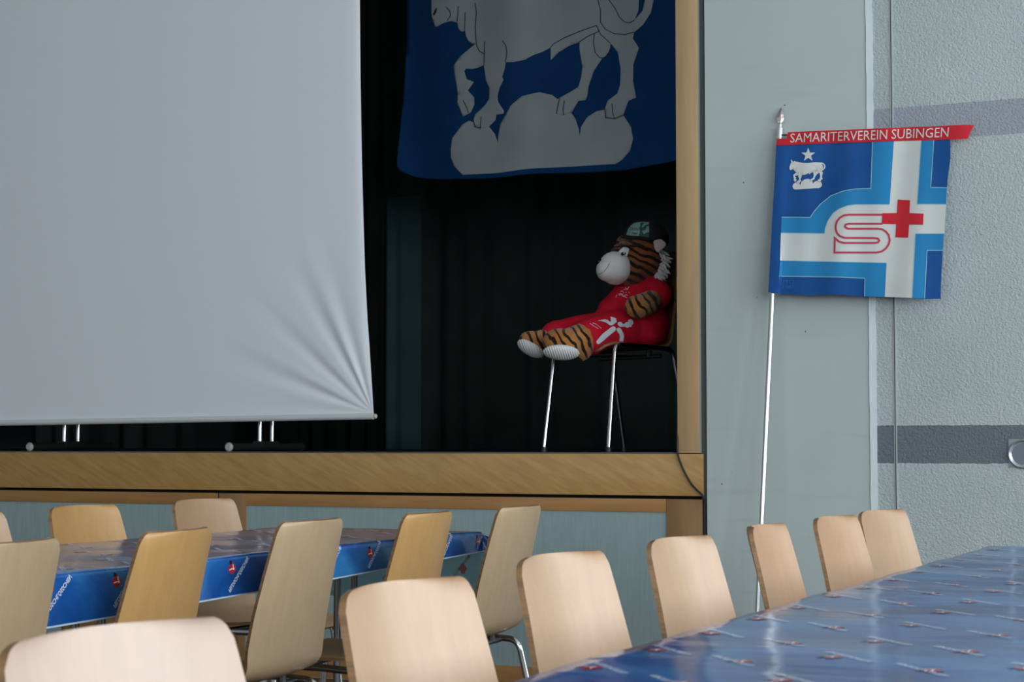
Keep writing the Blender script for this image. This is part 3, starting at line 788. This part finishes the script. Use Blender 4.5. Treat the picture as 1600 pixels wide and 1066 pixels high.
# ------------------------------------------------------------------ plush tiger
TD = 8.22                     # distance of the figure along the view axis
ox, oz = 1000, 540
T0 = at(ox, oz, D=TD)
F2 = Vector((FW.x, FW.y, 0)).normalized(); 
tig = empty('plush_tiger', T0); tag(tig, 'large plush tiger in a red shirt and black cap sitting on the stage chair', 'plush toy')
PXM = FPX/TD
def tp(px, py, d=0):
    """figure space: x along the view's right, y away, z up, metres from the anchor; outline measured in the photograph, depth given"""
    k = (TD+d)/TD
    p = at(px, py, D=TD+d) - T0
    return Vector((p.dot(RT), p.dot(F2), p.z))
tig.rotation_euler = (0, 0, -YAW)       # local x = view right, local y = away
def ell(bm, c, r, rot=(0,0,0), sub=3):
    mtx = Matrix.Translation(c) @ Matrix.Rotation(rot[2], 4, 'Z') @ Matrix.Rotation(rot[1], 4, 'Y') @ Matrix.Rotation(rot[0], 4, 'X') @ Matrix.Diagonal((*r, 1))
    bmesh.ops.create_icosphere(bm, subdivisions=sub, radius=1, matrix=mtx)
def capsule(bm, pts, radii, n=10):
    for i in range(len(pts)-1):
        for k in range(n+1):
            t = k/n; p = pts[i].lerp(pts[i+1], t); r = radii[i]*(1-t)+radii[i+1]*t
            ell(bm, p, (r, r, r), sub=2)
def blob(name, bm, m, parent, vox=.010, smooth=6, extra=None):
    o = link_bm(name, bm, m, parent)
    r = o.modifiers.new('r', 'REMESH'); r.mode = 'VOXEL'; r.voxel_size = vox; r.use_smooth_shade = True
    s = o.modifiers.new('s', 'SMOOTH'); s.iterations = smooth; s.factor = .6
    if extra is not None:                       # settle the soft figure on the seat
        bpy.context.view_layer.update()
        me = bpy.data.meshes.new_from_object(o.evaluated_get(bpy.context.evaluated_depsgraph_get()))
        for md in list(o.modifiers): o.modifiers.remove(md)
        o.data = me
        for v in me.vertices:
            if v.co.x > extra[0]:
                lim = extra[1]
                kx = min(1, (v.co.x-extra[0])/.06)
                if v.co.z < lim: v.co.z = v.co.z*(1-kx)+kx*(lim+(v.co.z-lim)*.06)
        for p in me.polygons: p.use_smooth = True
    return o
# body: trunk, legs, near arm as one surface
bm = bmesh.new()
hip = tp(992, 512, .03); sh = tp(1008, 452, .06)
capsule(bm, [hip, sh], [.115, .085])
capsule(bm, [tp(975, 515, -.05), tp(918, 527, -.20), tp(884, 538, -.27)], [.080, .074, .068])        # near leg
ell(bm, tp(878, 536, -.29), (.085, .07, .064), (0, R(12), 0)); ell(bm, tp(910, 537, -.24), (.05, .06, .078))
capsule(bm, [tp(960, 518, .06), tp(880, 526, -.05), tp(845, 535, -.10)], [.08, .062, .056])             # far leg
ell(bm, tp(833, 537, -.12), (.068, .06, .055), (0, R(28), 0))
capsule(bm, [tp(1026, 466, -.02), tp(1012, 474, -.14), tp(998, 479, -.2)], [.050, .054, .056])            # near arm towards the viewer
ell(bm, tp(997, 479, -.2), (.060, .062, .052))
SEATX, SEATZ = tp(930, 540, 0).x, tp(1000, 545, 0).z
body = blob('body', bm, M['fur'], tig, .009, 5, (SEATX, SEATZ+.004))
# head
bm = bmesh.new()
ell(bm, tp(1000, 402, .03), (.118, .115, .112)); ell(bm, tp(985, 418, .0), (.10, .10, .085)); ell(bm, tp(1003, 432, .04), (.085, .08, .06))
ell(bm, tp(972, 396, -.01), (.055, .07, .05), (0, R(-20), 0))
head = blob('head', bm, M['head_fur'], tig, .009, 5)
# muzzle
bm = bmesh.new()
ell(bm, tp(962, 418, -.05), (.078, .085, .072), (0, R(18), 0)); ell(bm, tp(948, 422, -.06), (.048, .065, .052)); ell(bm, tp(960, 431, -.04), (.055, .06, .042), (0, R(10), 0))
muz = blob('muzzle', bm, M['plush_white'], tig, .007, 4)
bm = bmesh.new(); ell(bm, tp(936, 409, -.06), (.016, .024, .012), (0, R(-40), 0)); link_bm('nose', bm, M['eye_black'], tig)
# ear
bm = bmesh.new()
a0 = [tp(1021, 376, -.13), tp(1033, 373, -.13), tp(1042, 381, -.13), tp(1036, 389, -.13), tp(1028, 395, -.13), tp(1023, 388, -.13)]
fr2 = [bm.verts.new(v) for v in a0]; bk2 = [bm.verts.new(v+Vector((0, .02, 0))) for v in a0]
bm.faces.new(fr2); bm.faces.new(bk2[::-1])
for i in range(6): bm.faces.new((fr2[i], bk2[i], bk2[(i+1) % 6], fr2[(i+1) % 6]))
bmesh.ops.recalc_face_normals(bm, faces=list(bm.faces)); bmesh.ops.bevel(bm, geom=list(bm.edges), offset=.004, segments=2, affect='EDGES')
link_bm('ear', bm, M['ear_pink'], tig)
bm = bmesh.new(); ell(bm, tp(975, 378, .14), (.035, .02, .03)); link_bm('ear', bm, M['head_fur'], tig)
# ruff of white tufts down the cheek
bm = bmesh.new(); rnd = random.Random(4)
spine = [(1031, 393, -.02), (1035, 402, -.02), (1036, 412, -.02), (1033, 422, -.02), (1029, 431, -.02), (1026, 436, -.02)]
for i in range(240):
    k = rnd.random()*(len(spine)-1); j = min(int(k), len(spine)-2); t = k-j
    b0 = tp(*[spine[j][q]*(1-t)+spine[j+1][q]*t for q in range(3)]) + Vector((rnd.uniform(-.016, .012), rnd.uniform(-.03, .05), rnd.uniform(-.008, .008)))
    dr = Vector((rnd.uniform(.2, 1), rnd.uniform(-.4, .5), rnd.uniform(-.7, .1)-.12*k)).normalized()
    tube(bm, [b0, b0+dr*.016, b0+dr*.034], [.008, .0055, .0006], 5)
link_bm('cheek_ruff', bm, M['plush_white'], tig)
# soles
def sole(pts, d, nm='sole'):
    bm = bmesh.new(); c = Vector((0, 0, 0)); P = [tp(x, y, dd) for x, y, dd in pts]
    for p in P: c += p/len(P)
    ell(bm, c, d[0], d[1]); return link_bm(nm, bm, M['sole_white'], tig)
sole([(877, 551, -.325)], ((.080, .055, .026), (R(-25), R(3), 0)))
sole([(829, 545, -.14)], ((.066, .05, .027), (R(-20), R(30), 0)))
# t-shirt
bm = bmesh.new()
capsule(bm, [tp(995, 502, .03), tp(1001, 468, .06), tp(1003, 454, .06)], [.138, .118, .092])
ell(bm, tp(1008, 508, .02), (.115, .135, .105)); ell(bm, tp(960, 513, -.03), (.09, .15, .075), (0, R(5), 0))
ell(bm, tp(1012, 524, .0), (.085, .12, .06))
capsule(bm, [tp(975, 515, -.05), tp(945, 521, -.13), tp(921, 526, -.19)], [.100, .096, .088])
capsule(bm, [tp(960, 512, .07), tp(905, 520, -.02), tp(866, 526, -.075)], [.09, .079, .071])
capsule(bm, [tp(1020, 454, .0), tp(1028, 462, -.05)], [.075, .068])
capsule(bm, [tp(980, 460, .10), tp(972, 472, .1)], [.07, .07])
capsule(bm, [tp(966, 494, .05), tp(984, 463, .06)], [.105, .080])
shirt = blob('tshirt', bm, M['tshirt'], tig, .009, 8, (SEATX, SEATZ))
dm = shirt.modifiers.new('folds', 'DISPLACE'); tx = bpy.data.textures.new('folds', 'CLOUDS'); tx.noise_scale = .12; dm.texture = tx; dm.strength = .012; dm.texture_coords = 'LOCAL'
# cap: crown, front panel, visor
cap = empty('cap', tp(1008, 372, .03)); cap.parent = tig
cc0 = tp(1008, 372, .03)
bm = bmesh.new()
bmesh.ops.create_uvsphere(bm, u_segments=32, v_segments=16, radius=1, matrix=Matrix.Translation((.004, 0, -.006)) @ Matrix.Rotation(R(6), 4, 'Y') @ Matrix.Diagonal((.104, .108, .088, 1)))
bmesh.ops.bisect_plane(bm, geom=list(bm.verts)+list(bm.edges)+list(bm.faces), plane_co=(0, 0, -.022), plane_no=(.1, 0, 1), clear_inner=True)
crown = link_bm('crown', bm, M['cap_black'], cap); s = crown.modifiers.new('t', 'SOLIDIFY'); s.thickness = .004
bm = bmesh.new(); NA, NR = 18, 6; g = []
vd = Vector((-.88, -.47, -.16)).normalized(); sd = Vector((-.47, .88, 0)).normalized()
for i in range(NA+1):
    s_ = i/NA*2-1; row = []
    for j in range(NR+1):
        t = j/NR; reach = .098+ (.075*math.sqrt(max(0, 1-s_*s_*.98)))*t
        a_ = s_*1.15
        p = vd*(math.cos(a_)*.085+reach-.088) + sd*(math.sin(a_)*.09) + Vector((0, 0, -.020-.014*s_*s_))
        row.append(bm.verts.new(p))
    g.append(row)
for i in range(NA):
    for j in range(NR): bm.faces.new((g[i][j], g[i+1][j], g[i+1][j+1], g[i][j+1]))
vis = link_bm('visor', bm, M['cap_black'], cap); s = vis.modifiers.new('t', 'SOLIDIFY'); s.thickness = .005

# prints laid on the plush parts: each outline is dropped onto the surface it is printed on
bpy.context.view_layer.update()
def surface(*obs):
    dg = bpy.context.evaluated_depsgraph_get(); V, Fc = [], []
    for o in obs:
        e = o.evaluated_get(dg); me = e.to_mesh(); mw = e.matrix_world; n0 = len(V)
        V += [mw @ v.co for v in me.vertices]; Fc += [[n0+i for i in p.vertices] for p in me.polygons]; e.to_mesh_clear()
    return BVHTree.FromPolygons(V, Fc)
def dropmap(bvh, root, off=.0025, sc=1, o0=(0, 0)):
    inv = root.matrix_world.inverted()
    def f(x, y):
        d = ray(o0[0]+x/sc, o0[1]+y/sc).normalized(); h = bvh.ray_cast(EYE, d)
        p = h[0] if h[0] is not None else EYE+d*(TD-.1)
        return inv @ (p-d*off)
    return f
def decal(name, parent, bvh, items, m, sc, o0, step, off=.0025):
    bm = bmesh.new(); mp = dropmap(bvh, parent, off, sc, o0)
    for it in items:
        if it[0] == 'p': poly_fill(bm, it[1], mp, 0, step)
        elif it[0] == 's': stroke_fill(bm, it[1], it[2], mp, 0, step)
        elif it[0] == 't': text_fill(bm, it[1], it[2], mp, 0)
    bm.normal_update()
    view = (parent.matrix_world.inverted().to_3x3() @ FW)
    orient(bm, -view)
    return link_bm(name, bm, m, parent)
bs = surface(shirt); SC, O0 = 8.2, (920, 430)
E1 = [(115,582),(200,567),(240,572),(272,600),(285,590),(278,532),(350,552),(358,600),(330,620),(300,645),(265,640),(225,610),(180,593)]
E2 = [(370,615),(380,603),(400,599),(420,605),(435,625),(460,622),(475,605),(505,600),(502,580),(520,566),(540,564),(560,575),(571,598),(568,625),(545,650),(555,662),(520,665),(490,678),(465,660),(400,662),(378,645)]
E3 = [(100,845),(120,820),(180,750),(290,665),(315,655),(335,662),(348,682),(346,700),(330,720),(250,785),(190,840),(130,885),(108,880),(98,865)]
E4 = [(355,690),(370,675),(390,672),(410,685),(440,740),(453,780),(440,850),(388,843),(400,800),(390,755),(360,715)]
decal('emblem_print', shirt, bs, [('p', E1), ('p', E2), ('p', E3), ('p', E4)], M['shirt_print'], SC, O0, 14)
items = []
for l, wd in (([(50,612),(100,632),(168,688)], 8), ([(15,618),(60,650),(125,688)], 8)):
    P_ = [Vector(q) for q in l]
    for k in range(11):
        t = k/11*2; j = min(int(t), 1); a_ = P_[j].lerp(P_[j+1], t-j); b_ = a_+(P_[j+1]-P_[j]).normalized()*6
        items.append(('s', [tuple(a_), tuple(b_)], wd))
decal('text_print', shirt, bs, items, M['shirt_print'], SC, O0, 14)
items = []
for l in ([(515,150),(485,190)], [(465,160),(500,185)], [(445,188),(478,178)], [(405,212),(425,200),(440,212)], [(440,222),(452,232)], [(476,216),(480,228)], [(507,215),(522,226)], [(345,285),(362,250)], [(378,245),(410,235),(440,250)], [(385,258),(420,252),(455,270)], [(455,265),(475,250),(500,262)], [(430,268),(470,282)], [(395,240),(440,262),(490,290)]):
    items.append(('s', l, 5))
decal('chest_print', shirt, bs, items, M['shirt_print'], SC, O0, 14)
bh = surface(head, muz, crown)
HS, HO = 8.2, (900, 330)
eyew = [(520,555),(560,500),(610,458),(645,460),(682,482),(670,530),(655,575),(600,580),(560,570)]
decal('eye_patch', head, bh, [('p', eyew)], M['plush_white'], HS, HO, 12, .004)
decal('eye', head, bh, [('p', [(606+34*math.cos(a/12*2*math.pi)*1.0, 545+25*math.sin(a/12*2*math.pi)-6*math.cos(a/12*2*math.pi)) for a in range(12)])], M['eye_black'], HS, HO, 12, .007)
decal('mouth', muz, bh, [('s', [(428,665),(410,705),(375,755),(335,795),(290,808),(278,803)], 5)], M['banner_line'], HS, HO, 14, .002)
bc = surface(crown); CS, CO = 16.84, (965, 335)
decal('front_panel', cap, bc, [('p', [(225,535),(270,400),(340,300),(430,235),(530,205),(660,200),(828,203),(828,610),(640,580),(560,570),(300,555)])], M['cap_panel'], CS, CO, 30, .006)
decal('camouflage_patch', cap, bc, [('p', [(590,250),(640,215),(700,230),(640,290),(625,350),(680,330),(740,280),(828,260),(828,300),(760,320),(740,400),(680,420),(640,440),(690,520),(760,480),(828,470),(828,610),(640,580),(555,570),(590,440),(570,350),(600,300)])], M['cap_dark'], CS, CO, 30, .0085)
decal('cap_lettering', cap, bc, [('t', 'SHAIR', [(330,415),(640,425),(640,345),(330,335)])] + [('s', [(250+i*22,520-j*38+6*i),(262+i*22,520-j*38+6*i)], 10) for i in range(5) for j in range(3)] + [('s', [(390,480),(430,500),(520,505)], 30), ('s', [(370,520),(500,530)], 8)], M['cap_dark'], CS, CO, 40, .009)

# ------------------------------------------------------------------ society flag on a leaning pole
Pb = at(1176.5, 1113, Z=.004); zt_ = 2.40
Ptop = at(1219, 196, Y=YW-.022)
slopeY = (Ptop.y-Pb.y)/(Ptop.z-Pb.z)
fl = empty('pole_flag', Pb); tag(fl, 'blue and white society flag with red cross on a silver pole leaning on the pillar', 'flag')
def c2(o): o.parent = fl; o.matrix_parent_inverse = Matrix.Translation(-Vector(fl.location)); return o
pd = (Ptop-Pb).normalized()
# straight pole
c2(tubeo('pole', [Pb+pd*.02, Ptop-pd*.05], .0105, M['silver'], None, 16))
c2(tubeo('foot_cap', [Pb, Pb+pd*.03], .0125, M['black_plastic'], None, 12))
c2(tubeo('ferrule', [Ptop-pd*.055, Ptop-pd*.012, Ptop-pd*.008, Ptop+pd*.004], [.0125, .0125, .007, .007], mat('ferrule_white_metal', (.85, .86, .87), .3, .7), None, 16))
bm = bmesh.new()   # spear blade finial
bl_ = [(0, .004), (.008, .006), (.018, .0115), (.030, .0145), (.045, .0125), (.060, .007), (.074, .0015)]
rings = []
sdv = RT
bdv = pd.cross(sdv).normalized()
for h, ww in bl_:
    c = Ptop+pd*h; rings.append([bm.verts.new(c+sdv*ww), bm.verts.new(c+bdv*min(.0045, ww*.6)), bm.verts.new(c-sdv*ww), bm.verts.new(c-bdv*min(.0045, ww*.6))])
for a, b in zip(rings, rings[1:]):
    for k in range(4): bm.faces.new((a[k], a[(k+1) % 4], b[(k+1) % 4], b[k]))
bm.faces.new(rings[0][::-1]); bm.faces.new(rings[-1]); bmesh.ops.recalc_face_normals(bm, faces=list(bm.faces))
c2(link_bm('finial', bm, mat('aged_finial_metal', (.42, .36, .36), .3, .9), smooth=False))
# cloth mapped on the plane of the pole, traced in the photograph's crop (scale 3.045, origin 1180,150)
FS, FO = 3.045, (1180, 150)
def fplane(px, py, off):
    r = ray(px, py); a_ = Pb.y-Pb.z*slopeY-off
    t = (a_+slopeY*EYE.z)/(r.y-slopeY*r.z)
    return EYE+r*t
def fripple(cx, cy):
    u = (cx-100)/820
    return .0045*math.sin(u*13+cy*.004)+.0035*math.sin(u*29+1.3+cy*.003)*(1-u*.3)+.003*math.sin(cy*.012+u*4)
def fmap(off):
    def f(cx, cy):
        rel = cx-(100-(cy-230)*.054)
        base_off = .0135 if rel < 55 else .0135-.004*min(1, (rel-55)/60)
        sleeve = math.sqrt(max(0, 1-((rel-22)/34)**2))*.004 if rel < 56 else 0
        return fplane(FO[0]+cx/FS, FO[1]+cy/FS, base_off+sleeve+off+ (fripple(cx, cy) if rel > 50 else 0))
    return f
FM = [M['flag_blue'], M['flag_sky'], M['flag_white'], M['flag_pale'], M['flag_red'], M['flag_rose'], M['flag_line'], M['flag_faint']]
curve_in = [(550,440),(480,442),(420,452),(360,475),(310,515),(280,550),(262,578)]
curve_out = [(330,655),(333,630),(345,595),(370,558),(400,537),(440,522),(480,517)]
bm = bmesh.new()
poly_fill(bm, [(100,228),(928,203),(929,300),(915,400),(905,520),(895,700),(886,850),(882,965),(800,966),(745,962),(620,957),(520,955),(400,945),(250,950),(120,940),(62,935),(80,600),(92,400)], fmap(0), 0, 16)
o1, o2, o3 = .0012, .0024, .0036
poly_fill(bm, [(558,214)]+curve_in+[(125,577),(122,650)]+curve_out+[(640,515),(660,212)], fmap(o1), 1, 16)
poly_fill(bm, [(790,208),(850,206),(835,435),(912,437),(908,515),(770,515)], fmap(o1), 1, 16)
poly_fill(bm, [(762,655),(898,655),(893,735),(818,735),(806,964),(746,961)], fmap(o1), 1, 16)
poly_fill(bm, [(118,782),(625,793),(618,956),(520,954),(522,868),(400,862),(113,858)], fmap(o1), 1, 16)
poly_fill(bm, [(660,212),(790,209),(770,515),(908,517),(900,655),(762,655),(745,961),(617,956),(625,793),(118,782),(122,650)]+curve_out+[(640,515)], fmap(o1+.0002), 2, 16)
for l in ([(558,214)]+curve_in+[(125,577)], [(122,652)]+curve_out+[(640,517)], [(850,207),(835,435),(912,437)], [(790,209),(770,515),(908,516)], [(746,960),(762,655),(899,655)], [(806,963),(818,735),(893,735)], [(118,783),(625,794)], [(113,858),(400,862),(522,868),(520,954)]):
    stroke_fill(bm, l, 3.5, fmap(o2), 3, 24)
poly_fill(bm, [(678,493),(737,496),(734,557),(801,560),(799,613),(732,612),(728,675),(667,672),(671,610),(603,608),(605,558),(675,557)], fmap(o3), 4, 16)
SP = [(830,347),(430,347),(370,355),(320,385),(285,430),(272,480),(272,510),(285,560),(320,600),(380,622),(740,624),(775,630),(793,655),(775,678),(740,683),(370,683),(310,665),(262,625),(258,797),(760,797),(820,785),(870,750),(905,700),(916,650),(905,590),(870,545),(820,518),(780,513),(430,513),(400,505),(383,487),(392,465),(430,455),(830,455)]
SP = [((x/7.619+1270-1180)*FS, (y/7.615+290-150)*FS) for x, y in SP]
stroke_fill(bm, SP, 9, fmap(o3), 5, 24)
def sm(p): # bull space -> pennant crop
    x = (p[0]-228)/2.98+157; y = (p[1]-315)/3.65+755
    return ((x/6.6625+1210-FO[0])*FS, (y/6.6625+160-FO[1])*FS)
poly_fill(bm, [sm(p) for p in CLOUD], fmap(o2), 2, 16); poly_fill(bm, [sm(p) for p in BULL], fmap(o2+.0004), 2, 16); poly_fill(bm, [sm(p) for p in TAILHOLE], fmap(o3), 0, 16)
for l in BLINES: stroke_fill(bm, [sm(p) for p in l], .9, fmap(o3+.0003), 6)
poly_fill(bm, [((x/6.6625+1210-FO[0])*FS, (y/6.6625+160-FO[1])*FS) for x, y in star(352, 547, 76)], fmap(o2), 2, None)
text_fill(bm, '1912', [(133,893),(186,894),(187,876),(134,875)], fmap(o2), 7); text_fill(bm, '1987', [(131,919),(186,921),(187,902),(132,901)], fmap(o2), 7)
orient(bm, Vector((0, -1, 0)))
c2(link_bm('flag_cloth', bm, FM))
bm = bmesh.new()
def rmap(off):
    g = fmap(.004+off)
    return lambda x, y: g(x, y)
poly_fill(bm, [(155,172),(500,158),(900,142),(1000,137),(1042,139),(1026,170),(1012,204),(928,207),(600,217),(300,227),(100,236),(103,205),(150,202)], rmap(0), 0, 16)
text_fill(bm, 'SAMARITERVEREIN', [(166,222),(627,206),(629,160),(168,179)], rmap(.0032), 1, .0)
text_fill(bm, 'SUBINGEN', [(648,205),(918,195),(922,149),(650,159)], rmap(.0032), 1, .0)
orient(bm, Vector((0, -1, 0)))
c2(link_bm('ribbon', bm, [M['flag_red'], M['flag_white']]))
a_ = fplane(1219, 211, .004); b_ = fplane(1500, 202, -.001)
c2(tubeo('crossbar', [a_, b_], .0035, M['dark_steel'], None, 10))

# ------------------------------------------------------------------ small fittings
pts = [at(1059, 640, Y=YW+.03), at(1058.3, 690, Y=YW-.004), at(1059, 709, Y=YW-.006), at(1066, 730, Y=YW-.006), at(1078, 753, Y=YW-.006), at(1089, 766, Y=YW-.006), at(1099, 777, Y=YW-.005), at(1101, 800, Y=YW+.004), at(1101.5, 900, Y=YW+.004)]
sm_pts = []
for i in range(len(pts)-1):
    p0_, p1_, p2_, p3_ = pts[max(i-1, 0)], pts[i], pts[i+1], pts[min(i+2, len(pts)-1)]
    for k in range(6):
        t = k/6; sm_pts.append(.5*((2*p1_)+(-p0_+p2_)*t+(2*p0_-5*p1_+4*p2_-p3_)*t*t+(-p0_+3*p1_-3*p2_+p3_)*t**3))
sm_pts.append(pts[-1])
tag(tubeo('cable', sm_pts, .0042, M['cable'], None, 8), 'thin black cable running over the corner of the stage edge beside the pillar', 'cable')
c = at(1599, 709.5, Y=YW)
wf = empty('wall_fitting', (c.x, YW, c.z)); tag(wf, 'round metal recessed fitting on the lower grey stripe at the right edge', 'wall fitting')
bm = bmesh.new(); box(bm, -.055, .055, -.003, 0, -.052, .056); bevel_all(bm, .001)
link_bm('back_plate', bm, M['plaster'] if False else mat('fitting_plate', (.33, .38, .40), .5), wf)
bm = bmesh.new(); rings = []
for r_, y_ in ((.055, -.003), (.056, -.008), (.052, -.011), (.047, -.008), (.043, -.0035), (.001, -.0032)):
    rings.append([bm.verts.new((r_*math.cos(k/40*2*math.pi), y_, r_*math.sin(k/40*2*math.pi))) for k in range(40)])
for a, b in zip(rings, rings[1:]):
    for k in range(40): bm.faces.new((a[k], a[(k+1) % 40], b[(k+1) % 40], b[k]))
bmesh.ops.recalc_face_normals(bm, faces=list(bm.faces)); link_bm('ring', bm, M['recess'], wf)
bm = bmesh.new(); tube(bm, [(0, -.0033, 0), (0, -.0040, 0)], .0425, 32); link_bm('recess', bm, mat('recess_dark', (.16, .19, .24), .4), wf)
